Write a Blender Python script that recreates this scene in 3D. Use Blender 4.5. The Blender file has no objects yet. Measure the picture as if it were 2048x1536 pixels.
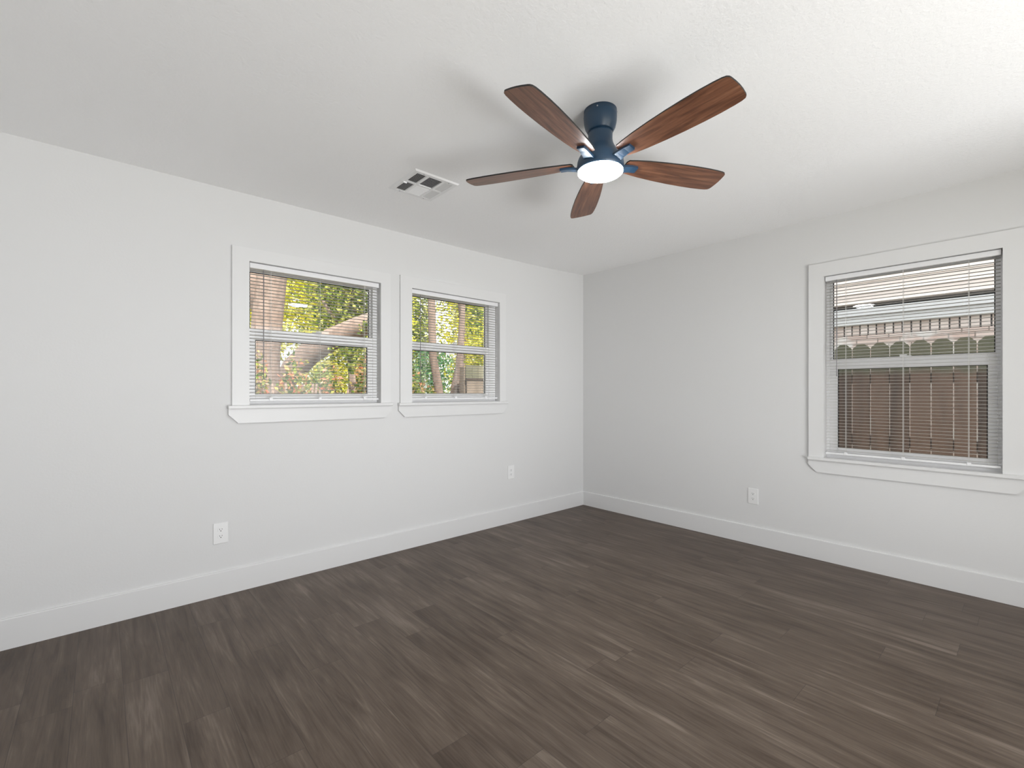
import bpy, bmesh, math, random
import numpy as np
from mathutils import Vector, Matrix

S = bpy.context.scene
COL = S.collection
R = math.radians

# ------------------------------------------------------------------ camera
CAM = (-3.9046, -3.2357, 1.22)
cd = bpy.data.cameras.new('camera')
cam = bpy.data.objects.new('camera', cd)
COL.objects.link(cam)
cam.location = CAM
cam.rotation_euler = (R(90), 0, -R(41.6046))
cd.sensor_width = 36.0
cd.lens = 924.563 / 2048 * 36.0
cd.shift_y = 15.56 / 2048
cd.clip_start = 0.05
S.camera = cam

# ------------------------------------------------------------------ world, sun, large lights, exposure
w = bpy.data.worlds.new('sky')
S.world = w
w.use_nodes = True
bg = w.node_tree.nodes['Background']
bg.inputs['Color'].default_value = (0.96, 0.975, 1.0, 1)
bg.inputs['Strength'].default_value = 3.4

sd = bpy.data.lights.new('sun', 'SUN')
sd.energy = 11.0
sd.angle = R(2.0)
sd.color = (1.0, 0.96, 0.88)
sun = bpy.data.objects.new('sun', sd)
COL.objects.link(sun)
sun.rotation_euler = Vector((0.05, 0.60, -0.79)).to_track_quat('-Z', 'Y').to_euler()

# added fill light, unseen behind the camera, aimed up through the rear opening
pd = bpy.data.lights.new('rear_fill', 'AREA')
pd.shape = 'RECTANGLE'
pd.size = 3.1
pd.size_y = 2.6
pd.energy = 360
pd.color = (0.940, 0.962, 1.0)
pb = bpy.data.objects.new('rear_fill', pd)
COL.objects.link(pb)
pb.location = (-2.56, -6.1, 0.02)
pb.rotation_euler = Vector((0, 0.45, 0.89)).to_track_quat('-Z', 'Y').to_euler()

S.view_settings.view_transform = 'Standard'
S.view_settings.look = 'None'
S.view_settings.exposure = 0.0
S.view_settings.gamma = 1.0
S.view_settings.use_curve_mapping = False
cy = S.cycles
cy.use_denoising = True
cy.diffuse_bounces = 7
cy.max_bounces = 14
cy.transparent_max_bounces = 24
cy.sample_clamp_indirect = 6.0
cy.caustics_reflective = False
cy.caustics_refractive = False


# ------------------------------------------------------------------ helpers
def tag(o, label=None, cat=None, group=None, kind=None):
    if label: o['label'] = label
    if cat: o['category'] = cat
    if group: o['group'] = group
    if kind: o['kind'] = kind
    return o


def thing(name, loc, label, cat, group=None, kind=None):
    o = bpy.data.objects.new(name, None)
    COL.objects.link(o)
    o.location = loc
    o.empty_display_size = 0.1
    return tag(o, label, cat, group, kind)


def root_loc(p):
    while p is not None and p.parent is not None:
        p = p.parent
    return Vector(p.location) if p is not None else Vector((0, 0, 0))


def obj(name, bm, mat, parent=None, smooth=False, recalc=True):
    """link a bmesh as ONE mesh object; vertices are given in world space"""
    if recalc:
        bmesh.ops.recalc_face_normals(bm, faces=bm.faces)
    if parent is not None:
        bmesh.ops.translate(bm, verts=bm.verts, vec=-root_loc(parent))
    me = bpy.data.meshes.new(name)
    bm.to_mesh(me)
    bm.free()
    for m in (mat if isinstance(mat, (list, tuple)) else [mat]):
        me.materials.append(m)
    if smooth:
        for p in me.polygons: p.use_smooth = True
    o = bpy.data.objects.new(name, me)
    COL.objects.link(o)
    if parent is not None:
        o.parent = parent
    return o


def B(): return bmesh.new()


def box(bm, x0, y0, z0, x1, y1, z1, bevel=0.0, seg=1):
    x0, x1 = min(x0, x1), max(x0, x1)
    y0, y1 = min(y0, y1), max(y0, y1)
    z0, z1 = min(z0, z1), max(z0, z1)
    vs = [bm.verts.new(p) for p in ((x0, y0, z0), (x1, y0, z0), (x1, y1, z0), (x0, y1, z0),
                                    (x0, y0, z1), (x1, y0, z1), (x1, y1, z1), (x0, y1, z1))]
    fs = [bm.faces.new([vs[i] for i in f]) for f in ((0, 3, 2, 1), (4, 5, 6, 7), (0, 1, 5, 4),
                                                     (1, 2, 6, 5), (2, 3, 7, 6), (3, 0, 4, 7))]
    if bevel > 0:
        es = list({e for f in fs for e in f.edges})
        bmesh.ops.bevel(bm, geom=es, offset=bevel, segments=seg, affect='EDGES', profile=0.5)
    return vs


def prism(bm, pts0, pts1):
    """solid between two matching closed outlines"""
    a = [bm.verts.new(p) for p in pts0]
    b = [bm.verts.new(p) for p in pts1]
    n = len(a)
    bm.faces.new(a)
    bm.faces.new(b[::-1])
    for i in range(n):
        bm.faces.new((a[i], b[i], b[(i + 1) % n], a[(i + 1) % n]))


def tube(bm, pts, rad, n=8, cap=True):
    pts = [Vector(p) for p in pts]
    rads = rad if isinstance(rad, (list, tuple)) else [rad] * len(pts)
    rings = []
    up = Vector((0.31, 0.17, 0.93)).normalized()
    for i, p in enumerate(pts):
        t = (pts[min(i + 1, len(pts) - 1)] - pts[max(i - 1, 0)]).normalized()
        a = t.cross(up)
        if a.length < 1e-3: a = t.cross(Vector((1, 0, 0)))
        a.normalize()
        b = t.cross(a)
        rings.append([bm.verts.new(p + (a * math.cos(2 * math.pi * k / n) + b * math.sin(2 * math.pi * k / n)) * rads[i]) for k in range(n)])
    for i in range(len(rings) - 1):
        for k in range(n):
            bm.faces.new((rings[i][k], rings[i][(k + 1) % n], rings[i + 1][(k + 1) % n], rings[i + 1][k]))
    if cap:
        bm.faces.new(rings[0][::-1])
        bm.faces.new(rings[-1])


def lathe(bm, prof, c, n=48):
    """profile of (r, z) turned about the vertical axis through c"""
    rings = []
    for r, z in prof:
        if r < 1e-6:
            rings.append([bm.verts.new((c[0], c[1], z))])
        else:
            rings.append([bm.verts.new((c[0] + r * math.cos(2 * math.pi * k / n), c[1] + r * math.sin(2 * math.pi * k / n), z)) for k in range(n)])
    for i in range(len(rings) - 1):
        p, q = rings[i], rings[i + 1]
        for k in range(n):
            k2 = (k + 1) % n
            if len(p) == 1 and len(q) > 1: bm.faces.new((p[0], q[k2], q[k]))
            elif len(q) == 1 and len(p) > 1: bm.faces.new((p[k], p[k2], q[0]))
            elif len(p) > 1: bm.faces.new((p[k], p[k2], q[k2], q[k]))


# ------------------------------------------------------------------ materials
def mat(name, color=(0.8, 0.8, 0.8), rough=0.5, metal=0.0, spec=0.5):
    m = bpy.data.materials.new(name)
    m.use_nodes = True
    b = m.node_tree.nodes['Principled BSDF']
    b.inputs['Base Color'].default_value = (*color, 1)
    b.inputs['Roughness'].default_value = rough
    b.inputs['Metallic'].default_value = metal
    b.inputs['Specular IOR Level'].default_value = spec
    return m


def N(m, t, **kw):
    n = m.node_tree.nodes.new(t)
    for k, v in kw.items(): setattr(n, k, v)
    return n


def L(m, a, b): m.node_tree.links.new(a, b)


def math_n(m, op, a, b=None, c=None):
    n = N(m, 'ShaderNodeMath', operation=op)
    for i, v in enumerate((a, b, c)):
        if v is None: continue
        if isinstance(v, (int, float)): n.inputs[i].default_value = v
        else: L(m, v, n.inputs[i])
    return n.outputs[0]


def ramp(m, fac, stops, interp='LINEAR'):
    r = N(m, 'ShaderNodeValToRGB')
    r.color_ramp.interpolation = interp
    el = r.color_ramp.elements
    while len(el) < len(stops): el.new(0.5)
    for e, (p, c) in zip(el, stops):
        e.position = p
        e.color = (*c, 1)
    L(m, fac, r.inputs['Fac'])
    return r.outputs['Color']


def add_bump(m, scale, strength, dist, detail=3.0, rough=0.55, space='Object', stretch=None):
    t = N(m, 'ShaderNodeTexCoord')
    no = N(m, 'ShaderNodeTexNoise')
    no.inputs['Scale'].default_value = scale
    no.inputs['Detail'].default_value = detail
    no.inputs['Roughness'].default_value = rough
    src = t.outputs[space]
    if stretch:
        mp = N(m, 'ShaderNodeMapping')
        mp.inputs['Scale'].default_value = stretch
        L(m, src, mp.inputs['Vector'])
        src = mp.outputs['Vector']
    L(m, src, no.inputs['Vector'])
    bu = N(m, 'ShaderNodeBump')
    bu.inputs['Strength'].default_value = strength
    bu.inputs['Distance'].default_value = dist
    L(m, no.outputs['Fac'], bu.inputs['Height'])
    L(m, bu.outputs['Normal'], m.node_tree.nodes['Principled BSDF'].inputs['Normal'])
    return no


M_wall = mat('wall_paint', (0.70, 0.70, 0.70), 0.75, spec=0.25)  # tone lowered to stand in for less light on the walls
add_bump(M_wall, 95, 0.10, 0.004)
M_ceil = mat('ceiling_paint', (0.92, 0.92, 0.92), 0.85, spec=0.2)  # tone raised over the walls' to stand in for light on the ceiling
add_bump(M_ceil, 75, 0.30, 0.005, detail=4, rough=0.6)
M_trim = mat('trim_paint', (0.725, 0.725, 0.725), 0.35, spec=0.4)
M_vinyl = mat('white_vinyl', (0.91, 0.91, 0.92), 0.35)
M_blind = mat('blind_vinyl', (0.52, 0.505, 0.48), 0.45)
M_rail = mat('blind_rail', (0.80, 0.80, 0.81), 0.4)
M_cord = mat('blind_cord', (0.72, 0.71, 0.69), 0.8)
M_wand = mat('wand_acrylic', (0.20, 0.19, 0.20), 0.15)
M_gasket = mat('glazing_gasket', (0.015, 0.016, 0.016), 0.5)
M_plate = mat('outlet_plastic', (0.80, 0.80, 0.80), 0.3)
M_slot = mat('slot_dark', (0.02, 0.02, 0.02), 0.6)
M_vent = mat('vent_enamel', (0.83, 0.83, 0.83), 0.4)
M_duct = mat('duct_dark', (0.10, 0.10, 0.105), 0.8)
M_fan = mat('fan_dark_metal', (0.012, 0.042, 0.085), 0.36, spec=0.6)
M_edge = mat('blade_black_edge', (0.008, 0.007, 0.006), 0.5)
M_screw = mat('screw_metal', (0.55, 0.56, 0.58), 0.3, 0.9)


def glass_mat(name, tint, boost):
    m = bpy.data.materials.new(name)
    m.use_nodes = True
    nt = m.node_tree
    nt.nodes.remove(nt.nodes['Principled BSDF'])
    tr = N(m, 'ShaderNodeBsdfTransparent')
    tr.inputs['Color'].default_value = (*tint, 1)
    gl = N(m, 'ShaderNodeBsdfGlossy')
    gl.inputs['Roughness'].default_value = 0.0
    fr = N(m, 'ShaderNodeFresnel')
    fr.inputs['IOR'].default_value = 1.5
    fac = math_n(m, 'MULTIPLY', fr.outputs[0], boost)
    mx = N(m, 'ShaderNodeMixShader')
    L(m, fac, mx.inputs[0])
    L(m, tr.outputs[0], mx.inputs[1])
    L(m, gl.outputs[0], mx.inputs[2])
    L(m, mx.outputs[0], nt.nodes['Material Output'].inputs['Surface'])
    return m


M_glass = glass_mat('window_glass', (0.965, 0.982, 0.975), 1.0)


def screen_mat():
    m = bpy.data.materials.new('insect_screen_mesh')
    m.use_nodes = True
    nt = m.node_tree
    b = nt.nodes['Principled BSDF']
    b.inputs['Base Color'].default_value = (0.03, 0.03, 0.03, 1)
    tr = N(m, 'ShaderNodeBsdfTransparent')
    mx = N(m, 'ShaderNodeMixShader')
    mx.inputs[0].default_value = 0.10
    L(m, tr.outputs[0], mx.inputs[1])
    L(m, b.outputs[0], mx.inputs[2])
    L(m, mx.outputs[0], nt.nodes['Material Output'].inputs['Surface'])
    return m


M_screen = screen_mat()


def emit_mat(name, color, strength):
    m = bpy.data.materials.new(name)
    m.use_nodes = True
    b = m.node_tree.nodes['Principled BSDF']
    b.inputs['Base Color'].default_value = (0.9, 0.9, 0.9, 1)
    b.inputs['Emission Color'].default_value = (*color, 1)
    b.inputs['Emission Strength'].default_value = strength
    return m


M_lens = emit_mat('lit_lens', (0.93, 0.98, 1.0), 140.0)


def floor_mat():
    m = mat('vinyl_plank', rough=0.42, spec=0.45)
    bs = m.node_tree.nodes['Principled BSDF']
    t = N(m, 'ShaderNodeTexCoord')
    sx = N(m, 'ShaderNodeSeparateXYZ')
    L(m, t.outputs['Object'], sx.inputs[0])
    W, LEN = 0.152, 1.22
    xr = math_n(m, 'DIVIDE', math_n(m, 'ADD', sx.outputs['X'], 10.069), W)
    row = math_n(m, 'FLOOR', xr)
    wn = N(m, 'ShaderNodeTexWhiteNoise', noise_dimensions='1D')
    L(m, row, wn.inputs['W'])
    yr = math_n(m, 'DIVIDE', math_n(m, 'ADD', sx.outputs['Y'], math_n(m, 'MULTIPLY_ADD', wn.outputs['Value'], LEN, 20.0)), LEN)
    pl = math_n(m, 'FLOOR', yr)
    cb = N(m, 'ShaderNodeCombineXYZ')
    L(m, row, cb.inputs[0])
    L(m, pl, cb.inputs[1])
    pw = N(m, 'ShaderNodeTexWhiteNoise', noise_dimensions='2D')
    L(m, cb.outputs[0], pw.inputs['Vector'])
    # grain: noise stretched along the plank, shifted per plank
    g = N(m, 'ShaderNodeCombineXYZ')
    L(m, math_n(m, 'ADD', math_n(m, 'MULTIPLY', sx.outputs['X'], 26.0), math_n(m, 'MULTIPLY', pw.outputs['Value'], 57.0)), g.inputs[0])
    L(m, math_n(m, 'MULTIPLY', sx.outputs['Y'], 1.9), g.inputs[1])
    L(m, math_n(m, 'MULTIPLY', pw.outputs['Value'], 31.0), g.inputs[2])
    n1 = N(m, 'ShaderNodeTexNoise')
    n1.inputs['Scale'].default_value = 1.0
    n1.inputs['Detail'].default_value = 6
    n1.inputs['Roughness'].default_value = 0.62
    n1.inputs['Distortion'].default_value = 0.7
    L(m, g.outputs[0], n1.inputs['Vector'])
    g2 = N(m, 'ShaderNodeCombineXYZ')
    L(m, math_n(m, 'ADD', math_n(m, 'MULTIPLY', sx.outputs['X'], 150.0), math_n(m, 'MULTIPLY', pw.outputs['Value'], 91.0)), g2.inputs[0])
    L(m, math_n(m, 'MULTIPLY', sx.outputs['Y'], 7.0), g2.inputs[1])
    n2 = N(m, 'ShaderNodeTexNoise')
    n2.inputs['Scale'].default_value = 1.0
    n2.inputs['Detail'].default_value = 3
    L(m, g2.outputs[0], n2.inputs['Vector'])
    # broad mottling
    g3 = N(m, 'ShaderNodeCombineXYZ')
    L(m, math_n(m, 'ADD', math_n(m, 'MULTIPLY', sx.outputs['X'], 9.0), math_n(m, 'MULTIPLY', pw.outputs['Value'], 17.0)), g3.inputs[0])
    L(m, math_n(m, 'MULTIPLY', sx.outputs['Y'], 2.6), g3.inputs[1])
    n3 = N(m, 'ShaderNodeTexNoise')
    n3.inputs['Scale'].default_value = 1.0
    n3.inputs['Detail'].default_value = 2
    L(m, g3.outputs[0], n3.inputs['Vector'])
    f = math_n(m, 'MULTIPLY_ADD', n1.outputs['Fac'], 0.46, math_n(m, 'MULTIPLY', n2.outputs['Fac'], 0.24))
    f = math_n(m, 'MULTIPLY_ADD', n3.outputs['Fac'], 0.22, f)
    f = math_n(m, 'MULTIPLY_ADD', pw.outputs['Value'], 0.06, f)
    col = ramp(m, f, [(0.36, (0.044, 0.027, 0.017)), (0.45, (0.078, 0.054, 0.038)), (0.54, (0.112, 0.082, 0.061)), (0.66, (0.200, 0.158, 0.127))])
    fx = math_n(m, 'FRACT', xr)
    fy = math_n(m, 'FRACT', yr)
    ex = math_n(m, 'MINIMUM', fx, math_n(m, 'SUBTRACT', 1.0, fx))
    ey = math_n(m, 'MULTIPLY', math_n(m, 'MINIMUM', fy, math_n(m, 'SUBTRACT', 1.0, fy)), LEN / W)
    e = math_n(m, 'MINIMUM', ex, ey)
    seam = math_n(m, 'LESS_THAN', e, 0.007)
    mx = N(m, 'ShaderNodeMix', data_type='RGBA')
    L(m, math_n(m, 'MULTIPLY', seam, 0.55), mx.inputs['Factor'])
    L(m, col, mx.inputs[6])
    mx.inputs[7].default_value = (0.020, 0.014, 0.011, 1)
    L(m, mx.outputs[2], bs.inputs['Base Color'])
    L(m, math_n(m, 'MULTIPLY_ADD', n2.outputs['Fac'], 0.22, 0.36), bs.inputs['Roughness'])
    bu = N(m, 'ShaderNodeBump')
    bu.inputs['Strength'].default_value = 0.25
    bu.inputs['Distance'].default_value = 0.0015
    L(m, math_n(m, 'SUBTRACT', n2.outputs['Fac'], math_n(m, 'MULTIPLY', seam, 1.5)), bu.inputs['Height'])
    L(m, bu.outputs['Normal'], bs.inputs['Normal'])
    return m


M_floor = floor_mat()


def blade_mat():
    m = mat('walnut_blade', rough=0.40, spec=0.8)
    bs = m.node_tree.nodes['Principled BSDF']
    t = N(m, 'ShaderNodeTexCoord')
    oi = N(m, 'ShaderNodeObjectInfo')
    mp = N(m, 'ShaderNodeMapping')
    mp.inputs['Scale'].default_value = (5.0, 60.0, 20.0)
    L(m, t.outputs['Object'], mp.inputs['Vector'])
    cb = N(m, 'ShaderNodeCombineXYZ')
    L(m, math_n(m, 'MULTIPLY', oi.outputs['Random'], 40.0), cb.inputs[0])
    va = N(m, 'ShaderNodeVectorMath', operation='ADD')
    L(m, mp.outputs[0], va.inputs[0])
    L(m, cb.outputs[0], va.inputs[1])
    n1 = N(m, 'ShaderNodeTexNoise')
    n1.inputs['Scale'].default_value = 1.0
    n1.inputs['Detail'].default_value = 6
    n1.inputs['Roughness'].default_value = 0.6
    n1.inputs['Distortion'].default_value = 0.6
    L(m, va.outputs[0], n1.inputs['Vector'])
    col = ramp(m, n1.outputs['Fac'], [(0.28, (0.060, 0.021, 0.010)), (0.46, (0.145, 0.055, 0.026)), (0.58, (0.205, 0.084, 0.042)), (0.75, (0.29, 0.135, 0.072))])
    L(m, col, bs.inputs['Base Color'])
    return m


M_blade = blade_mat()


def wood_mat(name, c0, c1, stretch, moss=None):
    m = mat(name, rough=0.85, spec=0.15)
    bs = m.node_tree.nodes['Principled BSDF']
    t = N(m, 'ShaderNodeTexCoord')
    ge = N(m, 'ShaderNodeNewGeometry')
    mp = N(m, 'ShaderNodeMapping')
    mp.inputs['Scale'].default_value = stretch
    L(m, t.outputs['Object'], mp.inputs['Vector'])
    cb = N(m, 'ShaderNodeCombineXYZ')
    L(m, math_n(m, 'MULTIPLY', ge.outputs['Random Per Island'], 50.0), cb.inputs[2])
    va = N(m, 'ShaderNodeVectorMath', operation='ADD')
    L(m, mp.outputs[0], va.inputs[0])
    L(m, cb.outputs[0], va.inputs[1])
    n1 = N(m, 'ShaderNodeTexNoise')
    n1.inputs['Scale'].default_value = 1.0
    n1.inputs['Detail'].default_value = 5
    L(m, va.outputs[0], n1.inputs['Vector'])
    f = math_n(m, 'MULTIPLY_ADD', ge.outputs['Random Per Island'], 0.4, math_n(m, 'MULTIPLY', n1.outputs['Fac'], 0.75))
    col = ramp(m, f, [(0.25, c0), (0.75, c1)])
    if moss:
        sx = N(m, 'ShaderNodeSeparateXYZ')
        L(m, ge.outputs['Position'], sx.inputs[0])
        z = math_n(m, 'MULTIPLY_ADD', n1.outputs['Fac'], 0.12, sx.outputs['Z'])
        k = math_n(m, 'MULTIPLY', math_n(m, 'SUBTRACT', z, moss[0]), 12.0)
        k = math_n(m, 'MINIMUM', math_n(m, 'MAXIMUM', k, 0.0), 0.8)
        mx = N(m, 'ShaderNodeMix', data_type='RGBA')
        L(m, k, mx.inputs['Factor'])
        L(m, col, mx.inputs[6])
        mx.inputs[7].default_value = (*moss[1], 1)
        col = mx.outputs[2]
    L(m, col, bs.inputs['Base Color'])
    return m


M_fence = wood_mat('weathered_cedar', (0.040, 0.025, 0.018), (0.125, 0.078, 0.056), (14, 14, 2.2), moss=(1.42, (0.080, 0.088, 0.056)))
M_fence2 = wood_mat('grey_brown_fence', (0.13, 0.10, 0.078), (0.30, 0.235, 0.19), (10, 10, 3))
M_bark = wood_mat('bark', (0.055, 0.036, 0.029), (0.25, 0.18, 0.15), (22, 22, 8))


def leaf_mat(name, stops, trans=0.45):
    m = bpy.data.materials.new(name)
    m.use_nodes = True
    nt = m.node_tree
    nt.nodes.remove(nt.nodes['Principled BSDF'])
    ge = N(m, 'ShaderNodeNewGeometry')
    col = ramp(m, ge.outputs['Random Per Island'], stops)
    di = N(m, 'ShaderNodeBsdfDiffuse')
    tl = N(m, 'ShaderNodeBsdfTranslucent')
    L(m, col, di.inputs['Color'])
    L(m, col, tl.inputs['Color'])
    mx = N(m, 'ShaderNodeMixShader')
    mx.inputs[0].default_value = trans
    L(m, di.outputs[0], mx.inputs[1])
    L(m, tl.outputs[0], mx.inputs[2])
    L(m, mx.outputs[0], nt.nodes['Material Output'].inputs['Surface'])
    return m


M_lime = leaf_mat('lime_leaves', [(0.0, (0.12, 0.17, 0.02)), (0.3, (0.46, 0.47, 0.05)), (0.7, (0.80, 0.72, 0.09)), (1.0, (0.88, 0.80, 0.30))], 0.5)
M_green = leaf_mat('green_leaves', [(0.0, (0.04, 0.08, 0.02)), (0.4, (0.15, 0.22, 0.04)), (0.75, (0.42, 0.44, 0.09)), (1.0, (0.70, 0.64, 0.24))])
M_teal = leaf_mat('blue_green_leaves', [(0.0, (0.04, 0.12, 0.06)), (0.5, (0.12, 0.29, 0.14)), (0.85, (0.30, 0.44, 0.18)), (1.0, (0.6, 0.66, 0.5))])
M_photinia = leaf_mat('red_tip_leaves', [(0.0, (0.05, 0.10, 0.02)), (0.30, (0.20, 0.27, 0.05)), (0.55, (0.50, 0.47, 0.13)), (0.72, (0.66, 0.42, 0.20)), (0.86, (0.70, 0.20, 0.11)), (1.0, (0.72, 0.50, 0.38))])

# ------------------------------------------------------------------ room shell
WT = 0.14            # wall thickness
XL, YB = -5.0, -4.4  # far left wall, wall behind the camera
WH = 2.60


def ceil_z(x):
    t = max(0.0, min(1.0, (x + 1.7) / 1.7))
    return 2.447 + 0.036 * t * t


def cells_wall(bm, a0, a1, z0, z1, holes, put):
    xs = sorted({a0, a1, *[h[0] for h in holes], *[h[1] for h in holes]})
    zs = sorted({z0, z1, *[h[2] for h in holes], *[h[3] for h in holes]})
    vv = {}

    def v(i, k, s):
        if (i, k, s) not in vv: vv[(i, k, s)] = bm.verts.new(put(xs[i], zs[k], s))
        return vv[(i, k, s)]

    def hole(i, k):
        if i < 0 or k < 0 or i >= len(xs) - 1 or k >= len(zs) - 1: return True
        c, d = (xs[i] + xs[i + 1]) / 2, (zs[k] + zs[k + 1]) / 2
        return any(h[0] < c < h[1] and h[2] < d < h[3] for h in holes)

    for i in range(len(xs) - 1):
        for k in range(len(zs) - 1):
            if hole(i, k): continue
            for s in (0, 1):
                bm.faces.new((v(i, k, s), v(i + 1, k, s), v(i + 1, k + 1, s), v(i, k + 1, s)))
            for (di, dk, p, q) in ((-1, 0, (i, k), (i, k + 1)), (1, 0, (i + 1, k), (i + 1, k + 1)), (0, -1, (i, k), (i + 1, k)), (0, 1, (i, k + 1), (i + 1, k + 1))):
                if hole(i + di, k + dk):
                    bm.faces.new((v(*p, 0), v(*q, 0), v(*q, 1), v(*p, 1)))


# openings: (a0, a1, stool top z, head z)
W1 = dict(a0=-3.220, a1=-2.350, zs=1.137, zt=2.030)
W2 = dict(a0=-2.090, a1=-1.195, zs=1.134, zt=2.032)
W3 = dict(a0=-3.121, a1=-2.236, zs=0.745, zt=2.052)


def hole(w_): return (w_['a0'], w_['a1'], w_['zs'] - 0.021, w_['zt'])


bm = B()
cells_wall(bm, XL - WT, WT, 0, WH, [hole(W1), hole(W2)], lambda a, z, s: (a, s * WT, z))
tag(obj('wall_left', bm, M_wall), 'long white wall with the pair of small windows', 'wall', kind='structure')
bm = B()
cells_wall(bm, YB - WT, 0, 0, WH, [hole(W3)], lambda a, z, s: (s * WT, a, z))
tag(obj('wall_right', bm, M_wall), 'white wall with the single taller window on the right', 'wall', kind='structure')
bm = B()
cells_wall(bm, XL - WT, 0, 0, WH, [(-4.15, -1.0, 0.04, 2.30)], lambda a, z, s: (a, YB - s * WT, z))  # unseen opening added so the rear fill light can enter
tag(obj('wall_back', bm, M_wall), 'white wall behind the camera with an opening added to let the fill light in', 'wall', kind='structure')
bm = B()
box(bm, XL - WT, YB, 0, XL, 0, WH)
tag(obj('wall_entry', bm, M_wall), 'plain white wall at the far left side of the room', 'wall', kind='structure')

bm = B()
box(bm, XL - WT, YB - WT, -0.25, WT, WT, 0)
tag(obj('floor', bm, M_floor), 'dark brown wood plank floor', 'floor', kind='structure')

bm = B()
xs = [XL] + [-1.7 + 1.7 * i / 12 for i in range(13)]
lo = [[bm.verts.new((x, y, ceil_z(x))) for x in xs] for y in (YB, 0.0)]
hi = [[bm.verts.new((x, y, WH + 0.01)) for x in xs] for y in (YB, 0.0)]
for i in range(len(xs) - 1):
    bm.faces.new((lo[0][i], lo[0][i + 1], lo[1][i + 1], lo[1][i]))
    bm.faces.new((hi[0][i], hi[0][i + 1], hi[1][i + 1], hi[1][i]))
    for j in (0, 1):
        bm.faces.new((lo[j][i], lo[j][i + 1], hi[j][i + 1], hi[j][i]))
for e in (0, len(xs) - 1):
    bm.faces.new((lo[0][e], lo[1][e], hi[1][e], hi[0][e]))
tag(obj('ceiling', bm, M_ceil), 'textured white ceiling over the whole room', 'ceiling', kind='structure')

bm = B()
box(bm, XL - 1.2, YB - 3.0, WH + 0.02, WT + 0.12, WT + 0.12, WH + 0.16)  # slab added to block the sun, extended back over the rear opening
tag(obj('roof', bm, mat('roof_board', (0.45, 0.43, 0.40), 0.8)), 'unseen flat roof board above the room, added to block the sun', 'roof', kind='structure')


def baseboard(name, p, q, nrm, label):
    """board with an eased top edge along a wall from p to q"""
    h, t = 0.1445, 0.014
    prof = [(0, 0), (t, 0), (t, h - 0.004), (t - 0.004, h), (0, h)]
    b = B()
    prism(b, [(p[0] + nrm[0] * d, p[1] + nrm[1] * d, z) for d, z in prof],
          [(q[0] + nrm[0] * d, q[1] + nrm[1] * d, z) for d, z in prof])
    return tag(obj(name, b, M_trim), label, 'baseboard', kind='structure')


baseboard('baseboard_left', (XL, 0), (0, 0), (0, -1), 'tall white baseboard along the wall with two windows')
baseboard('baseboard_right', (0, -0.0141), (0, YB), (-1, 0), 'tall white baseboard under the single right window')
baseboard('baseboard_entry', (XL, -0.0141), (XL, YB), (1, 0), 'tall white baseboard along the far left side wall')


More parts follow.
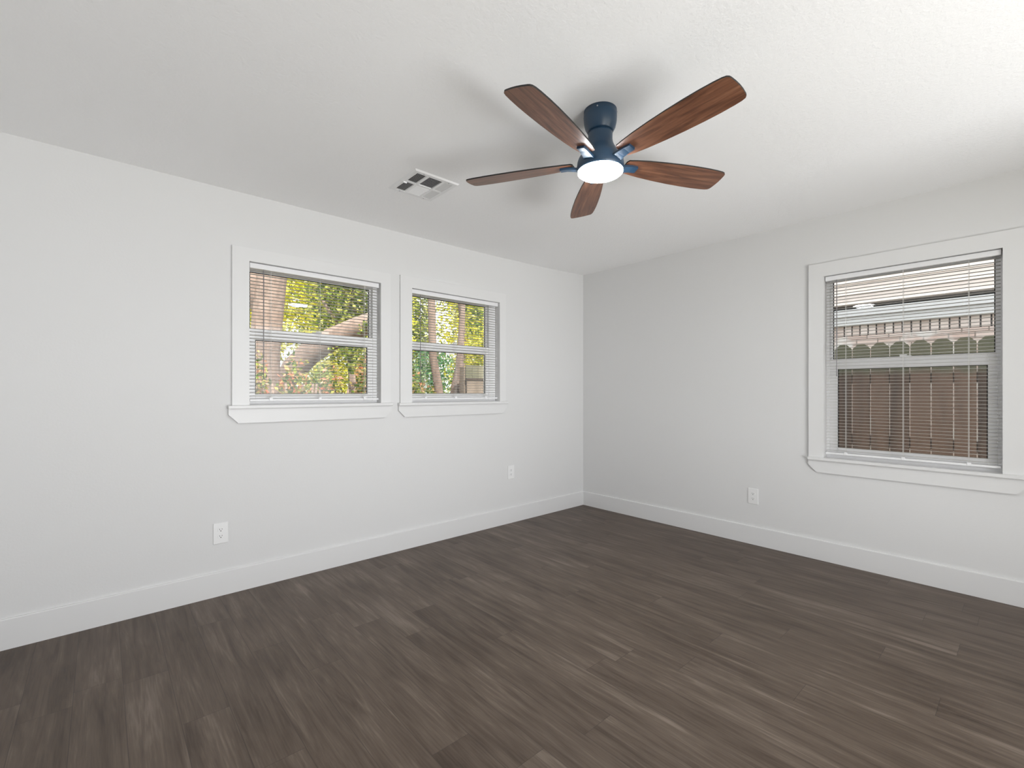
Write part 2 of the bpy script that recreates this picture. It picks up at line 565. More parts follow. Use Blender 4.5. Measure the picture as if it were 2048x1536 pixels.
# ------------------------------------------------------------------ windows
def build_window(name, W, put, label, caz, g_up, g_lo, zmeet, zcas, slo):
    """put(a, d, z): a along the wall, d outward from the room face"""
    a0, a1, zs, zt = W['a0'], W['a1'], W['zs'], W['zt']
    root = thing(name, put((a0 + a1) / 2, 0.05, zs), label, 'window', kind='structure')

    def bx(b, p0, p1, bevel=0.0):
        q0, q1 = put(*p0), put(*p1)
        box(b, *q0, *q1, bevel=bevel)

    c0, c1 = caz          # outer casing edges
    out = [(c0, zs), (c0, zcas), (c1, zcas), (c1, zs), (a1, zs), (a1, zt), (a0, zt), (a0, zs)]
    b = B(); prism(b, [put(a, -0.018, z) for a, z in out], [put(a, 0, z) for a, z in out]); obj('window_casing', b, M_trim, root)
    # stool with short horns, its back part lying in the opening
    s0, s1 = slo
    b = B(); bx(b, (s0, -0.036, zs - 0.021), (s1, 0, zs), 0.003); bx(b, (a0, -0.002, zs - 0.0205), (a1, 0.05, zs - 0.0003)); obj('window_stool', b, M_trim, root)
    # apron with clipped lower corners
    za, zb, k = zs - 0.0212, zs - 0.109, 0.052
    out = [(s0 + 0.004, za), (s1 - 0.004, za), (s1 - 0.004, zb + k), (s1 - 0.004 - k, zb), (s0 + 0.004 + k, zb), (s0 + 0.004, zb + k)]
    b = B(); prism(b, [put(a, -0.018, z) for a, z in out], [put(a, 0, z) for a, z in out]); obj('apron', b, M_trim, root)
    # vinyl frame
    f0, f1 = g_up[0] - 0.012, g_up[1] + 0.012
    b = B()
    bx(b, (a0, 0.052, zs - 0.02), (f0, 0.128, zt))
    bx(b, (f1, 0.052, zs - 0.02), (a1, 0.128, zt))
    bx(b, (f0, 0.052, g_up[3] + 0.010), (f1, 0.128, zt))
    bx(b, (f0, 0.052, zs - 0.02), (f1, 0.128, zs + 0.018))
    obj('window_frame', b, M_vinyl, root)

    def sash(nm, o, g, d0, d1, dg):
        b = B()
        bx(b, (o[0], d0, o[2]), (g[0], d1, o[3]), 0.002)
        bx(b, (g[1], d0, o[2]), (o[1], d1, o[3]), 0.002)
        bx(b, (g[0] - 0.001, d0 + 0.0004, o[2]), (g[1] + 0.001, d1 - 0.0004, g[2]), 0.002)
        bx(b, (g[0] - 0.001, d0 + 0.0004, g[3]), (g[1] + 0.001, d1 - 0.0004, o[3]), 0.002)
        s = obj(nm, b, M_vinyl, root)
        b = B(); bx(b, (g[0] - 0.004, dg, g[2] - 0.004), (g[1] + 0.004, dg + 0.004, g[3] + 0.004)); obj('glass_pane', b, M_glass, s)
        b = B(); e = 0.005
        bx(b, (g[0], dg - 0.005, g[2]), (g[0] + e, dg, g[3])); bx(b, (g[1] - e, dg - 0.005, g[2]), (g[1], dg, g[3]))
        bx(b, (g[0], dg - 0.005, g[3] - e), (g[1], dg, g[3])); bx(b, (g[0], dg - 0.005, g[2]), (g[1], dg, g[2] + e * 0.5))
        tag(obj('glazing_gasket', b, M_gasket, s), 'thin black rubber gasket round the glass')
        return s

    sash('upper_sash', (f0, f1, zmeet - 0.002, g_up[3] + 0.010), g_up, 0.088, 0.116, 0.101)
    lo_s = sash('lower_sash', (f0, f1, zs + 0.018, zmeet + 0.032), g_lo, 0.056, 0.086, 0.071)
    # ridge on the meeting rail and a cam lock
    b = B(); bx(b, (f0 + 0.01, 0.050, zmeet + 0.008), (f1 - 0.01, 0.0565, zmeet + 0.014)); obj('rail_lip', b, M_vinyl, lo_s)
    am = (a0 + a1) / 2
    b = B(); bx(b, (am - 0.03, 0.058, zmeet + 0.032), (am + 0.03, 0.084, zmeet + 0.040), 0.002); bx(b, (am - 0.006, 0.056, zmeet + 0.040), (am + 0.03, 0.070, zmeet + 0.048), 0.002)
    obj('sash_lock', b, M_vinyl, lo_s)
    b = B(); bx(b, (g_lo[0] - 0.01, 0.120, zs + 0.02), (g_lo[1] + 0.01, 0.1212, zmeet)); obj('insect_screen', b, M_screen, root)
    return root


def put_left(a, d, z): return (a, d, z)
def put_right(a, d, z): return (d, a, z)


build_window('window_1', W1, put_left, 'left one of the two small windows, beside the big tree trunk', (-3.313, -2.272),
             (-3.197, -2.394, 1.624, 1.990), (-3.171, -2.422, 1.205, 1.551), 1.590, 2.110, (-3.336, -2.260))
build_window('window_2', W2, put_left, 'right one of the two small windows, nearest the room corner', (-2.190, -1.122),
             (-2.076, -1.278, 1.628, 1.995), (-2.055, -1.304, 1.203, 1.555), 1.593, 2.118, (-2.208, -1.107))
build_window('window_3', W3, put_right, 'tall single window on the right wall facing the brick house', (-3.215, -2.142),
             (-3.088, -2.268, 1.457, 2.020), (-3.058, -2.304, 0.818, 1.383), 1.420, 2.148, (-3.228, -2.136))


# ------------------------------------------------------------------ mini blinds
def build_blind(W, put, label, cords, wand, wand_z, zbot):
    a0, a1, zt = W['a0'] + 0.006, W['a1'] - 0.006, W['zt']
    root = thing('mini_blind', put((a0 + a1) / 2, 0.016, zt - 0.018), label, 'blind', 'mini blinds hung inside the window openings')

    def bx(b, p0, p1, bevel=0.0):
        q0, q1 = put(*p0), put(*p1)
        box(b, *q0, *q1, bevel=bevel)

    b = B(); bx(b, (a0, 0.001, zt - 0.036), (a1, 0.031, zt - 0.003), 0.002); obj('headrail', b, M_rail, root)
    b = B(); bx(b, (a0, 0.006, zbot), (a1, 0.031, zbot + 0.014), 0.003); obj('bottom_rail', b, M_rail, root)
    b = B()
    ztop = zt - 0.050
    n = int(round((ztop - zbot - 0.030) / 0.0213))
    pitch = (ztop - zbot - 0.030) / n
    hw, th = 0.0122, 0.0007
    prof = []
    for t in (-1, -0.5, 0, 0.5, 1):
        prof.append((0.0185 + t * hw, 0.0016 * (1 - t * t) - 0.0004 * t))
    for i in range(n + 1):
        z = ztop - i * pitch
        out = [(d, z + h) for d, h in prof] + [(d, z + h - th) for d, h in reversed(prof)]
        prism(b, [put(a0 + 0.003, d, zz) for d, zz in out], [put(a1 - 0.003, d, zz) for d, zz in out])
    obj('slats', b, M_blind, root)
    for c in cords:
        b = B()
        for d in (0.0052, 0.0318):
            tube(b, [put(c, d, zt - 0.036), put(c, d, zbot + 0.012)], 0.0008, 5)
        tube(b, [put(c + 0.004, 0.0185, zt - 0.036), put(c + 0.004, 0.0185, zbot + 0.012)], 0.0007, 5)
        obj('ladder_cord', b, M_cord, root)
        b = B(); bx(b, (c - 0.010, 0.003, zbot + 0.002), (c + 0.010, 0.0065, zbot + 0.022), 0.0015); obj('cord_button', b, M_rail, root)
    b = B()
    tube(b, [put(wand, -0.004, zt - 0.045), put(wand, -0.004, wand_z + 0.02)], 0.0030, 6)
    tube(b, [put(wand, -0.004, wand_z + 0.02), put(wand, -0.004, wand_z)], [0.0030, 0.0042], 6)
    tube(b, [put(wand, 0.010, zt - 0.034), put(wand, -0.001, zt - 0.036), put(wand, -0.004, zt - 0.045)], 0.0014, 6)
    tag(obj('tilt_wand', b, M_wand, root), 'clear grey tilt wand')
    return root


build_blind(W1, put_left, 'white mini blind in the left one of the paired windows', (-3.092, -2.783, -2.465), -3.137, 1.300, 1.160)
build_blind(W2, put_left, 'white mini blind in the paired window nearest the corner', (-1.953, -1.661, -1.338), -2.008, 1.290, 1.157)
build_blind(W3, put_right, 'long white mini blind in the tall window on the right wall', (-2.363, -2.675, -2.981), -2.313, 1.330, 0.772)


# ------------------------------------------------------------------ wall outlets
def build_outlet(c, wall, label):
    """c = plate centre on the wall face; wall 'L' faces -y, 'R' faces -x"""
    def put(a, d, z):   # d out into the room
        return (c[0] + a, c[1] - d, c[2] + z) if wall == 'L' else (c[0] - d, c[1] - a, c[2] + z)
    root = thing('wall_outlet', c, label, 'outlet', 'duplex wall outlets')

    def bx(b, p0, p1, bevel=0.0): box(b, *put(*p0), *put(*p1), bevel=bevel)
    b = B(); bx(b, (-0.039, 0.0, -0.0625), (0.039, 0.006, 0.0625), 0.0022); obj('cover_plate', b, M_plate, root)
    for s in (1, -1):
        zc = s * 0.0195
        out = [(0.0165 * math.cos(t) * 1.02, max(-0.0125, min(0.0125, 0.0168 * math.sin(t)))) for t in [2 * math.pi * k / 32 for k in range(32)]]
        b = B(); prism(b, [put(x, 0.0055, zc + z) for x, z in out], [put(x * 0.97, 0.0078, zc + z * 0.97) for x, z in out])
        f = obj('receptacle', b, M_plate, root)
        b = B(); bx(b, (-0.0072, 0.0070, zc + 0.0005), (-0.0050, 0.0081, zc + 0.0080)); bx(b, (0.0050, 0.0070, zc + 0.0015), (0.0072, 0.0081, zc + 0.0080))
        tube(b, [put(0, 0.0070, zc - 0.0058), put(0, 0.0081, zc - 0.0058)], 0.0028, 12)
        tag(obj('plug_slots', b, M_slot, f), 'dark plug slots')
    b = B(); tube(b, [put(0, 0.0055, 0), put(0, 0.0072, 0)], 0.0032, 12); obj('plate_screw', b, M_plate, root)
    return root


build_outlet((-3.370, 0.0, 0.373), 'L', 'white wall outlet below the left window')
build_outlet((-1.047, 0.0, 0.469), 'L', 'white wall outlet near the room corner, below the second window')
build_outlet((0.0, -1.750, 0.384), 'R', 'white wall outlet on the right wall beside the tall window')


# ------------------------------------------------------------------ ceiling vent
def build_vent():
    x0, x1, y0, y1 = -2.617, -2.322, -0.988, -0.668
    zc = ceil_z(-2.4)
    root = thing('ceiling_vent', ((x0 + x1) / 2, (y0 + y1) / 2, zc), 'square white supply vent with six louvred openings on the ceiling', 'vent')
    m = 0.030
    ix0, ix1, iy0, iy1 = x0 + m, x1 - m, y0 + m, y1 - m
    W = ix1 - ix0
    ym = (iy0 + iy1) / 2
    cx = [(ix0, ix0 + 0.26 * W), (ix0 + 0.33 * W, ix0 + 0.70 * W), (ix0 + 0.77 * W, ix1)]
    ry = [(iy0, ym - 0.008), (ym + 0.008, iy1)]
    holes = [(a, b_, c, d) for a, b_ in cx for c, d in ry]
    b = B()
    cells_wall(b, x0 + 0.008, x1 - 0.008, y0 + 0.008, y1 - 0.008, holes, lambda a, y, s: (a, y, zc - 0.008 + s * 0.007))
    # sloping outer rim
    o = [(x0, y0), (x1, y0), (x1, y1), (x0, y1)]
    i_ = [(x0 + 0.008, y0 + 0.008), (x1 - 0.008, y0 + 0.008), (x1 - 0.008, y1 - 0.008), (x0 + 0.008, y1 - 0.008)]
    vo = [b.verts.new((*p, zc + 0.0005)) for p in o]
    vi = [b.verts.new((*p, zc - 0.008)) for p in i_]
    for k in range(4):
        b.faces.new((vo[k], vo[(k + 1) % 4], vi[(k + 1) % 4], vi[k]))
    obj('vent_frame', b, M_vent, root)
    b = B()
    box(b, ix0 - 0.005, iy0 - 0.005, zc - 0.0012, ix1 + 0.005, iy1 + 0.005, zc - 0.0004)
    tag(obj('duct_opening', b, M_duct, root), 'dark duct behind the louvres')
    for ci, (a0, a1) in enumerate(cx):
        for ri, (c0, c1) in enumerate(ry):
            b = B()
            along_y = ci != 1
            lo_, hi_ = (a0, a1) if along_y else (c0, c1)
            n = 7 if along_y else 9
            # louvres tip outward on each of the four sides
            sgn = (-1 if ci == 0 else 1) if along_y else (-1 if ri == 0 else 1)
            st = (hi_ - lo_) / n
            for k in range(n):
                t = lo_ + (k + 0.5) * st
                w_ = st * 0.42
                tz = 0.0034
                if along_y:
                    pr = [(t - w_ * sgn, zc - 0.0012), (t + w_ * sgn, zc - 0.0012 - 2 * tz), (t + w_ * sgn + 0.0012 * sgn, zc - 0.0012 - 2 * tz), (t - w_ * sgn + 0.0012 * sgn, zc - 0.0012)]
                    prism(b, [(p, c0, z) for p, z in pr], [(p, c1, z) for p, z in pr])
                else:
                    pr = [(t - w_ * sgn, zc - 0.0012), (t + w_ * sgn, zc - 0.0012 - 2 * tz), (t + w_ * sgn + 0.0012 * sgn, zc - 0.0012 - 2 * tz), (t - w_ * sgn + 0.0012 * sgn, zc - 0.0012)]
                    prism(b, [(a0, p, z) for p, z in pr], [(a1, p, z) for p, z in pr])
            obj('louvre_bank', b, M_vent, root)
    for sx, sy in ((0.22, 0), (0.78, 0), (0.22, 1), (0.78, 1)):
        px = x0 + (x1 - x0) * sx
        py = y0 + 0.018 if sy == 0 else y1 - 0.018
        b = B(); tube(b, [(px, py, zc - 0.0075), (px, py, zc - 0.0100)], 0.004, 10); obj('vent_screw', b, M_screw, root)
    b = B(); box(b, ix0 - 0.012, ym + 0.006, zc - 0.016, ix0 + 0.010, ym + 0.012, zc - 0.0075, 0.001); obj('damper_lever', b, M_vent, root)
    return root


build_vent()


# ------------------------------------------------------------------ ceiling fan
def build_fan():
    c = (-2.272, -1.979)
    zc = ceil_z(c[0])
    root = thing('ceiling_fan', (c[0], c[1], zc), 'low dark ceiling fan with five walnut blades and a lit round lamp', 'ceiling fan')
    b = B()
    lathe(b, [(0, zc + 0.001), (0.071, zc + 0.001), (0.0715, zc - 0.03), (0.070, zc - 0.052), (0.065, zc - 0.074), (0.057, zc - 0.088), (0.0548, zc - 0.093), (0, zc - 0.093)], c)
    can = obj('canopy', b, M_fan, root, smooth=True)
    for a in (-62, 118, 28, 208):
        b = B()
        u = Vector((math.cos(R(a)), math.sin(R(a)), 0))
        p = Vector((c[0], c[1], zc - 0.016))
        tube(b, [p + u * 0.0705, p + u * 0.0735], 0.0032, 8)
        obj('canopy_screw', b, M_screw, can)
    b = B()
    lathe(b, [(0, zc - 0.0932), (0.0528, zc - 0.0932), (0.0528, zc - 0.105), (0.0525, zc - 0.125), (0.0545, zc - 0.140), (0.061, zc - 0.158), (0.072, zc - 0.175),
              (0.083, zc - 0.190), (0.0935, zc - 0.206), (0.0995, zc - 0.222), (0.1015, zc - 0.240), (0.1010, zc - 0.254), (0.0985, zc - 0.262), (0.0975, zc - 0.263), (0, zc - 0.263)], c)
    obj('motor_housing', b, M_fan, root, smooth=True)
    b = B()
    lathe(b, [(0, zc - 0.2632), (0.0972, zc - 0.2632), (0.0970, zc - 0.268), (0.090, zc - 0.2735), (0.070, zc - 0.2765), (0.040, zc - 0.2785), (0, zc - 0.279)], c)
    tag(obj('lamp_lens', b, M_lens, root, smooth=True), 'lit white lamp lens')

    # one blade (local: x outward, y across, pitched about x), then copies
    zb = 2.2246 - zc
    half = [(0.118, 0.026), (0.125, 0.0385), (0.16, 0.0455), (0.22, 0.0540), (0.30, 0.0615), (0.38, 0.0665), (0.46, 0.0690), (0.52, 0.0690), (0.57, 0.0668), (0.598, 0.0640), (0.612, 0.0600), (0.6185, 0.0535), (0.621, 0.045), (0.624, 0.022), (0.625, 0.0)]
    out = [(r, h) for r, h in half] + [(r, -h) for r, h in reversed(half[:-1])]
    bmb = B()
    t = 0.006
    top = [bmb.verts.new((r, h, t / 2)) for r, h in out]
    bot = [bmb.verts.new((r, h, -t / 2)) for r, h in out]
    n = len(out)
    ft = bmb.faces.new(top)
    fb = bmb.faces.new(bot[::-1])
    fs = [bmb.faces.new((top[i], bot[i], bot[(i + 1) % n], top[(i + 1) % n])) for i in range(n)]
    bmesh.ops.recalc_face_normals(bmb, faces=bmb.faces)
    fb.material_index = 0
    ft.material_index = 1
    for f in fs: f.material_index = 1
    me = bpy.data.meshes.new('blade')
    bmb.to_mesh(me)
    bmb.free()
    me.materials.append(M_blade)
    me.materials.append(M_edge)
    # blade iron: flat arm from the housing that turns into a short raised tab under the blade
    bi = B()
    arm = [(0.090, -0.020), (0.122, -0.0125), (0.150, -0.0085), (0.178, -0.0085)]
    for i in range(len(arm) - 1):
        (r0, z0), (r1, z1) = arm[i], arm[i + 1]
        w0, w1 = (0.025, 0.0205) if i == 0 else (0.0205, 0.0185) if i == 1 else (0.0185, 0.017)
        prism(bi, [(r0, -w0, z0 - 0.005), (r0, w0, z0 - 0.005), (r0, w0, z0 + 0.005), (r0, -w0, z0 + 0.005)],
              [(r1, -w1, z1 - 0.005), (r1, w1, z1 - 0.005), (r1, w1, z1 + 0.005), (r1, -w1, z1 + 0.005)])
    bmesh.ops.remove_doubles(bi, verts=bi.verts, dist=1e-5)
    bmesh.ops.recalc_face_normals(bi, faces=bi.faces)
    mi = bpy.data.meshes.new('blade_iron')
    bi.to_mesh(mi)
    bi.free()
    mi.materials.append(M_fan)
    bl = bpy.data.objects.new('blade', me)
    ir = bpy.data.objects.new('blade_iron', mi)
    for k in range(5):
        o = bl if k == 0 else bl.copy()
        i2 = ir if k == 0 else ir.copy()
        COL.objects.link(o)
        COL.objects.link(i2)
        o.parent = root
        o.location = (0, 0, zb)
        o.rotation_euler = (R(-11.7), 0, R(47.6 + 72 * k))
        i2.parent = o
        i2.location = (0, 0, 0)
    tag(bl, 'walnut fan blade with black edge')


build_fan()


# ------------------------------------------------------------------ outside: ground, side fence, brick house
GZ = -0.25
bm = B()
box(bm, -25, -25, GZ - 0.3, 30, 40, GZ)
M_ground = mat('yard_soil', (0.22, 0.20, 0.13), 0.95, spec=0.1)
tag(obj('ground', bm, M_ground), 'bare yard ground outside the windows', 'ground', kind='structure')
FX = 1.45
bm = B()
box(bm, 0.30, -9, GZ, 1.42, 1.40, GZ + 0.05)  # unseen pale slab added as a reflector under the right window
tag(obj('bounce_slab', bm, mat('bounce_slab_pale', (0.58, 0.56, 0.52), 0.9)), 'unseen pale slab added to bounce daylight up into the right window', 'bounce_slab', kind='structure')


def build_side_fence():
    root = thing('side_fence', (FX, -1.5, GZ), 'dark brown dog-eared picket fence outside the right window', 'fence')
    rnd = random.Random(5)
    b = B()
    y = -5.6
    while y < 1.42:
        top = 1.672 + rnd.uniform(-0.004, 0.004)
        w_ = 0.1325
        ox = rnd.uniform(-0.003, 0.003)
        k = 0.040
        out = [(y, GZ), (y + w_, GZ), (y + w_, top - k), (y + w_ - k, top), (y + k, top), (y, top - k)]
        prism(b, [(FX + ox, p, z) for p, z in out], [(FX + ox + 0.016, p, z) for p, z in out])
        y += 0.1405
    obj('picket_panel', b, M_fence, root)
    for z in (0.05, 0.72, 1.30):
        b = B(); box(b, FX + 0.020, -5.6, z, FX + 0.058, 1.42, z + 0.089); obj('fence_rail', b, M_fence, root)
    for y in (-5.4, -3.4, -1.0, 1.3):
        b = B(); box(b, FX + 0.058, y, GZ, FX + 0.148, y + 0.09, 1.52); obj('fence_post', b, M_fence, root)


build_side_fence()


def build_house():
    root = thing('brick_house', (3.0, -1.5, GZ), 'neighbouring brick house with pale siding above the fence', 'house')
    y0, y1 = -7.0, 3.4
    m = mat('weathered_brick', rough=0.9, spec=0.15)
    bs = m.node_tree.nodes['Principled BSDF']
    t = N(m, 'ShaderNodeTexCoord')
    sx = N(m, 'ShaderNodeSeparateXYZ')
    L(m, t.outputs['Object'], sx.inputs[0])
    cb = N(m, 'ShaderNodeCombineXYZ')
    L(m, sx.outputs['Y'], cb.inputs[0])
    L(m, sx.outputs['Z'], cb.inputs[1])
    br = N(m, 'ShaderNodeTexBrick')
    br.inputs['Scale'].default_value = 1.0
    br.inputs['Brick Width'].default_value = 0.205
    br.inputs['Row Height'].default_value = 0.068
    br.inputs['Mortar Size'].default_value = 0.006
    br.inputs['Color1'].default_value = (0.47, 0.35, 0.31, 1)
    br.inputs['Color2'].default_value = (0.58, 0.49, 0.455, 1)
    br.inputs['Mortar'].default_value = (0.20, 0.16, 0.14, 1)
    L(m, cb.outputs[0], br.inputs['Vector'])
    no = N(m, 'ShaderNodeTexNoise')
    no.inputs['Scale'].default_value = 3.4
    no.inputs['Detail'].default_value = 5
    L(m, cb.outputs[0], no.inputs['Vector'])
    mx = N(m, 'ShaderNodeMix', data_type='RGBA')
    k = math_n(m, 'MINIMUM', math_n(m, 'MAXIMUM', math_n(m, 'MULTIPLY', math_n(m, 'SUBTRACT', no.outputs['Fac'], 0.50), 7.0), 0.0), 0.75)
    L(m, k, mx.inputs['Factor'])
    L(m, br.outputs['Color'], mx.inputs[6])
    mx.inputs[7].default_value = (0.60, 0.59, 0.58, 1)
    L(m, mx.outputs[2], bs.inputs['Base Color'])
    b = B(); box(b, 3.0, y0, GZ, 3.2, y1, 1.90); obj('brick_wall', b, m, root)
    # upright soldier course with open head joints
    b = B()
    y = y0
    rnd = random.Random(3)
    while y < y1:
        box(b, 2.998 + rnd.uniform(0, 0.004), y, 1.905, 3.15, y + 0.066, 2.028, 0.003)
        y += 0.0795
    ms = wood_mat('soldier_brick', (0.42, 0.33, 0.295), (0.60, 0.53, 0.50), (6, 6, 6))
    obj('soldier_course', b, ms, root)
    b = B(); box(b, 3.03, y0, 1.90, 3.2, y1, 2.05); tag(obj('wall_core', b, M_duct, root), 'dark gap between the upright bricks')
    mt = mat('pale_grey_trim', (0.50, 0.50, 0.51), 0.6)
    b = B(); box(b, 2.955, y0, 2.032, 3.2, y1, 2.135, 0.004); box(b, 2.930, y0, 2.135, 3.2, y1, 2.225, 0.004); obj('fascia_board', b, mt, root)
    b = B(); box(b, 3.05, y0, 2.225, 3.2, y1, 2.29); tag(obj('eave_shadow_strip', b, M_gasket, root), 'black strip standing in for the shadow under the siding')  # shadow below the siding put in as a black strip
    b = B()
    z = 2.275
    while z < 2.9:
        prism(b, [(2.915, y0, z), (2.93, y0, z + 0.128), (3.2, y0, z + 0.128), (3.2, y0, z)], [(2.915, y1, z), (2.93, y1, z + 0.128), (3.2, y1, z + 0.128), (3.2, y1, z)])
        z += 0.1275
    obj('lap_siding', b, mat('cream_siding', (0.56, 0.49, 0.455), 0.6), root)


build_house()


# ------------------------------------------------------------------ outside: trees, shrubs, back fence, far house
def leaves(name, blobs, size, seed, m, parent):
    rng = np.random.default_rng(seed)
    P = []
    for (cx_, cy_, cz_, rx, ry, rz, n) in blobs:
        q = rng.normal(size=(n, 3))
        q /= np.linalg.norm(q, axis=1)[:, None]
        q *= (rng.random((n, 1)) ** 0.45)
        # clumping
        q += 0.10 * np.sin(q[:, [1, 2, 0]] * 9 + seed)
        P.append(q * np.array([rx, ry, rz]) + np.array([cx_, cy_, cz_]))
    P = np.concatenate(P)
    n = len(P)
    d = rng.normal(size=(n, 3)); d /= np.linalg.norm(d, axis=1)[:, None]
    e = rng.normal(size=(n, 3)); e -= d * (d * e).sum(1)[:, None]; e /= np.linalg.norm(e, axis=1)[:, None]
    f = np.cross(d, e)
    s = size * rng.uniform(0.6, 1.3, (n, 1))
    V = np.stack([P - d * s * 0.5, P + e * s * 0.26 + f * s * 0.05, P + d * s * 0.5, P - e * s * 0.26 + f * s * 0.05], 1).reshape(-1, 3)
    V -= np.array(root_loc(parent))
    me = bpy.data.meshes.new(name)
    me.vertices.add(4 * n)
    me.vertices.foreach_set('co', V.astype(np.float32).ravel())
    me.loops.add(4 * n)
    me.loops.foreach_set('vertex_index', np.arange(4 * n, dtype=np.int32))
    me.polygons.add(n)
    me.polygons.foreach_set('loop_start', np.arange(0, 4 * n, 4, dtype=np.int32))
    me.update(calc_edges=True)
    me.validate()
    me.materials.append(m)
    o = bpy.data.objects.new(name, me)
    COL.objects.link(o)
    o.parent = parent
    return o


def tree(name, base, label, cat, stems, blobs, lsize, seed, lm, group=None):
    root = thing(name, (*base, GZ), label, cat, group)
    b = B()
    for pts, rads in stems:
        tube(b, pts, rads, 12)
    obj('trunk' if cat == 'tree' else 'stems', b, M_bark, root, smooth=True)
    leaves('foliage', blobs, lsize, seed, lm, root)
    return root


TG, SG = 'trees in the yard beyond the paired windows', 'shrubs growing below the paired windows'
tree('oak_tree', (-2.45, 2.85), 'big grey-brown tree trunk filling the left edge of the left window', 'tree',
     [([(-2.47, 2.86, GZ), (-2.46, 2.85, 0.9), (-2.45, 2.83, 1.7), (-2.42, 2.80, 2.25), (-2.36, 2.78, 2.9), (-2.20, 2.8, 4.2)], [0.24, 0.185, 0.165, 0.170, 0.165, 0.12]),
      ([(-2.43, 2.82, 2.05), (-2.56, 2.90, 2.5), (-2.78, 3.0, 3.1), (-3.1, 3.2, 4.2)], [0.12, 0.125, 0.11, 0.07])],
     [(-3.1, 3.2, 4.5, 0.55, 0.45, 0.45, 700), (-2.25, 2.8, 4.5, 0.4, 0.4, 0.4, 500)], 0.10, 11, M_green, TG)
tree('crape_myrtle', (-0.42, 2.36), 'slim bent trunk left of centre in the second window', 'tree',
     [([(-0.22, 2.22, GZ), (-0.32, 2.28, 0.9), (-0.37, 2.32, 1.35), (-0.42, 2.36, 1.7), (-0.43, 2.37, 2.1), (-0.44, 2.38, 2.8), (-0.55, 2.5, 3.8)], [0.075, 0.066, 0.062, 0.056, 0.055, 0.05, 0.03]),
      ([(-0.42, 2.36, 2.0), (-0.36, 2.45, 2.4), (-0.34, 2.55, 3.0)], [0.04, 0.035, 0.025])],
     [(-0.62, 2.85, 3.3, 0.45, 0.42, 0.7, 1300), (-0.72, 2.80, 2.45, 0.26, 0.30, 0.3, 240)], 0.085, 12, M_green, TG)
tree('yard_tree', (-0.30, 1.86), 'pale forked trunk leaning beside the grey fence in the second window', 'tree',
     [([(-0.44, 1.96, GZ), (-0.39, 1.93, 0.9), (-0.355, 1.905, 1.30), (-0.315, 1.87, 1.55), (-0.30, 1.86, 1.8), (-0.285, 1.85, 2.2), (-0.27, 1.84, 2.8), (-0.2, 1.9, 3.8)], [0.085, 0.066, 0.058, 0.054, 0.047, 0.041, 0.036, 0.025]),
      ([(-0.26, 1.80, GZ), (-0.285, 1.82, 0.9), (-0.295, 1.84, 1.30), (-0.30, 1.855, 1.60)], [0.06, 0.046, 0.044, 0.046]),
      ([(-0.29, 1.855, 2.15), (-0.33, 1.86, 2.5), (-0.35, 1.86, 3.0)], [0.028, 0.024, 0.015])],
     [(0.25, 2.0, 3.35, 0.42, 0.42, 0.7, 1300), (0.12, 2.10, 2.35, 0.26, 0.28, 0.4, 260)], 0.08, 13, M_green, TG)
tree('yellow_tree', (-1.30, 5.3), 'yellow-green leafy tree right of the big trunk', 'tree',
     [([(-1.95, 5.4, GZ), (-1.95, 5.4, 1.6), (-1.7, 5.4, 3.2)], [0.10, 0.08, 0.05])],
     [(-1.85, 5.2, 3.2, 0.75, 0.6, 0.95, 2800), (-1.15, 5.4, 3.3, 0.75, 0.6, 0.95, 3000), (-1.95, 5.4, 2.3, 0.4, 0.4, 0.4, 500)], 0.085, 14, M_lime, TG)
tree('elm_tree', (-0.85, 4.1), 'darker green tree in the right half of the left window', 'tree',
     [([(-0.75, 4.2, GZ), (-0.8, 4.2, 1.5), (-0.9, 4.1, 2.4), (-0.7, 4.1, 3.4)], [0.10, 0.085, 0.07, 0.04]), ([(-0.85, 4.15, 1.9), (-1.15, 4.0, 2.3), (-1.4, 3.9, 2.6)], [0.05, 0.035, 0.02])],
     [(-0.85, 4.05, 2.95, 0.70, 0.5, 0.8, 3200), (-0.95, 4.0, 2.15, 0.55, 0.4, 0.5, 1500), (-0.35, 4.25, 2.6, 0.45, 0.4, 0.8, 1200), (-1.25, 4.2, 2.75, 0.40, 0.35, 0.6, 900)], 0.08, 15, M_green, TG)
tree('leaning_tree', (-1.98, 3.32), 'thick leaning trunk rising to the right behind the red-tipped shrubs', 'tree',
     [([(-1.98, 3.32, GZ), (-2.10, 3.22, 0.6), (-2.2, 3.14, 1.27), (-2.07, 3.02, 1.51), (-1.92, 2.9, 1.71), (-1.72, 2.72, 1.88), (-1.46, 2.49, 2.04), (-1.1, 2.17, 2.21)], [0.17, 0.165, 0.16, 0.155, 0.150, 0.145, 0.135, 0.12])],
     [(-1.32, 2.28, 2.02, 0.24, 0.10, 0.13, 230), (-1.62, 2.50, 1.72, 0.20, 0.10, 0.10, 130), (-1.08, 2.02, 2.3, 0.16, 0.14, 0.12, 120)], 0.055, 17, M_green, TG)
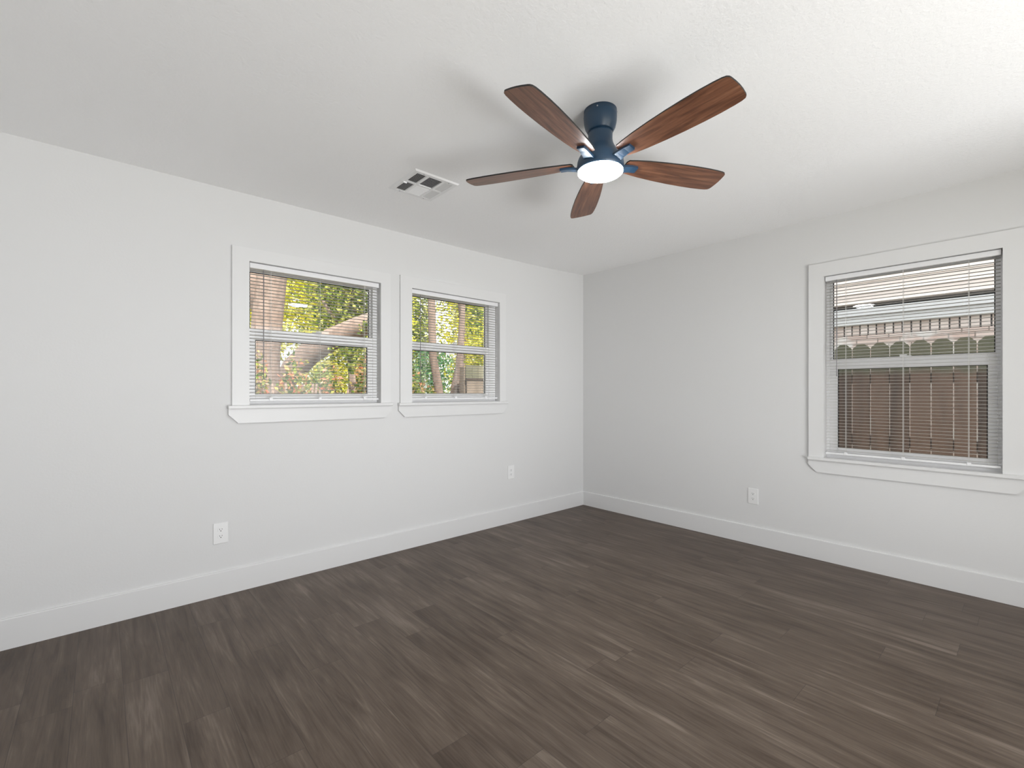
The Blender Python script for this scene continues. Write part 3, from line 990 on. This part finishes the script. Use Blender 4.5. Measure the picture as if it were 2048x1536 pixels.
for i, (x, y, zt_, lab, seed) in enumerate([(-2.78, 2.02, 1.66, 'red-tipped shrub in front of the big trunk, leftmost of the shrubs', 21),
                                            (-2.36, 1.98, 1.56, 'red-tipped shrub just right of the big trunk', 22),
                                            (-1.94, 2.12, 1.50, 'red-tipped shrub in the middle of the left window', 23),
                                            (-1.52, 2.10, 1.68, 'red-tipped shrub at the right edge of the left window', 24)]):
    sts = []
    rnd = random.Random(seed)
    for k in range(5):
        ax, ay = rnd.uniform(-0.2, 0.2), rnd.uniform(-0.15, 0.15)
        sts.append(([(x + ax * 0.4, y + ay * 0.4, GZ), (x + ax * 0.7, y + ay * 0.7, 0.6), (x + ax, y + ay, zt_ - 0.25)], [0.028, 0.022, 0.012]))
    tree('red_tip_shrub', (x, y), lab, 'shrub', sts, [(x, y, zt_ - 0.50, 0.185, 0.26, 0.55, 1000), (x, y, zt_ - 1.1, 0.185, 0.28, 0.5, 300)], 0.062, seed, M_photinia, SG)
for i, (x, y, zt_, lab) in enumerate([(-1.60, 3.42, 1.62, 'round green bush behind the red-tipped shrubs, below the roof edge'),
                                      (-1.08, 3.12, 2.02, 'taller green bush behind the red-tipped shrubs at the right')]):
    tree('green_bush', (x, y), lab, 'shrub', [([(x, y, GZ), (x, y, 0.5), (x + 0.03, y, zt_ - 0.3)], [0.05, 0.04, 0.02])],
         [(x, y, zt_ - 0.5, 0.235, 0.3, 0.52, 1100), (x, y, 0.7, 0.235, 0.3, 0.6, 700)], 0.07, 26 + i, M_green, SG)
tree('holly_shrub', (-1.28, 1.40), 'olive green shrub at the lower left of the second window', 'shrub',
     [([(-1.28, 1.4, GZ), (-1.26, 1.4, 0.6), (-1.30, 1.42, 1.2)], [0.03, 0.025, 0.012])],
     [(-1.24, 1.42, 1.02, 0.27, 0.24, 0.42, 950), (-1.42, 1.4, 1.35, 0.14, 0.14, 0.16, 120)], 0.045, 31, M_photinia, SG)
tree('cedar_tree', (1.0, 4.4), 'blue-green bushy tree behind the slim trunks', 'tree',
     [([(1.0, 4.5, GZ), (1.0, 4.5, 2.0)], [0.08, 0.04])],
     [(0.85, 4.4, 1.65, 0.42, 0.4, 0.45, 1300), (1.2, 4.4, 1.0, 0.5, 0.4, 0.6, 700)], 0.07, 32, M_teal, TG)
for i, (x, y, rx, ry, m_, lab) in enumerate([(-1.18, 9.2, 0.9, 0.9, M_lime, 'yellow tree far back, right beside the big trunk'),
                                             (0.75, 9.4, 1.0, 0.9, M_lime, 'yellow-lime tree far back at the right side of the left window'),
                                             (2.95, 9.2, 0.98, 0.9, M_green, 'mid green tree far back between the two windows'),
                                             (5.35, 8.6, 1.0, 0.9, M_lime, 'lime tree at the far back above the grey fence'),
                                             (7.7, 8.2, 1.0, 0.9, M_green, 'tall green tree farthest to the right'),
                                             (2.15, 5.3, 0.62, 0.6, M_lime, 'yellow-lime tree filling the middle of the second window'),
                                             (0.80, 5.9, 0.48, 0.5, M_lime, 'bright yellow tree at the left edge of the second window'),
                                             (4.0, 4.9, 0.85, 0.9, M_lime, 'lime tree just above the grey fence at the right')]):
    dn = 2.0 if y > 8 else 1.35
    tree('background_tree', (x, y), lab, 'tree', [([(x, y, GZ), (x, y, 1.5), (x + 0.1, y, 3.2)], [0.10, 0.08, 0.05])],
         [(x, y, 3.1, rx, ry, 1.9, int(3600 * rx * dn)), (x, y + 0.1, 0.9, rx, ry, 1.2, int(2000 * rx * dn))], 0.13 if y > 8 else 0.10, 40 + i, m_, TG)


def build_back_fence():
    y = 1.55
    root = thing('yard_fence', (0.4, y, GZ), 'weathered grey-brown fence with a dark rail in the second window', 'fence')
    x0, x1 = -0.42, FX - 0.03
    b = B()
    x = x0
    while x < x1 - 0.05:
        w_ = min(0.262, x1 - x)
        box(b, x, y, GZ, x + w_ - 0.006, y + 0.018, 1.375); x += w_
    obj('lower_boards', b, M_fence2, root)
    b = B()
    x = x0
    while x < x1 - 0.05:
        w_ = min(0.10, x1 - x)
        box(b, x, y + 0.024, 1.36, x + w_ - 0.003, y + 0.040, 1.565); x += w_
    tag(obj('upper_boards', b, wood_mat('mossy_boards', (0.10, 0.10, 0.065), (0.22, 0.20, 0.14), (10, 10, 5)), root), 'greenish grey upper boards')
    b = B(); box(b, x0 - 0.01, y - 0.012, 1.372, x1, y + 0.024, 1.396); tag(obj('cap_rail', b, mat('dark_rail', (0.06, 0.04, 0.03), 0.8), root), 'dark brown rail')
    for x in (x0 - 0.02, 1.20):
        b = B(); box(b, x, y + 0.042, GZ, x + 0.09, y + 0.132, 1.54); obj('fence_post', b, M_fence2, root)


build_back_fence()
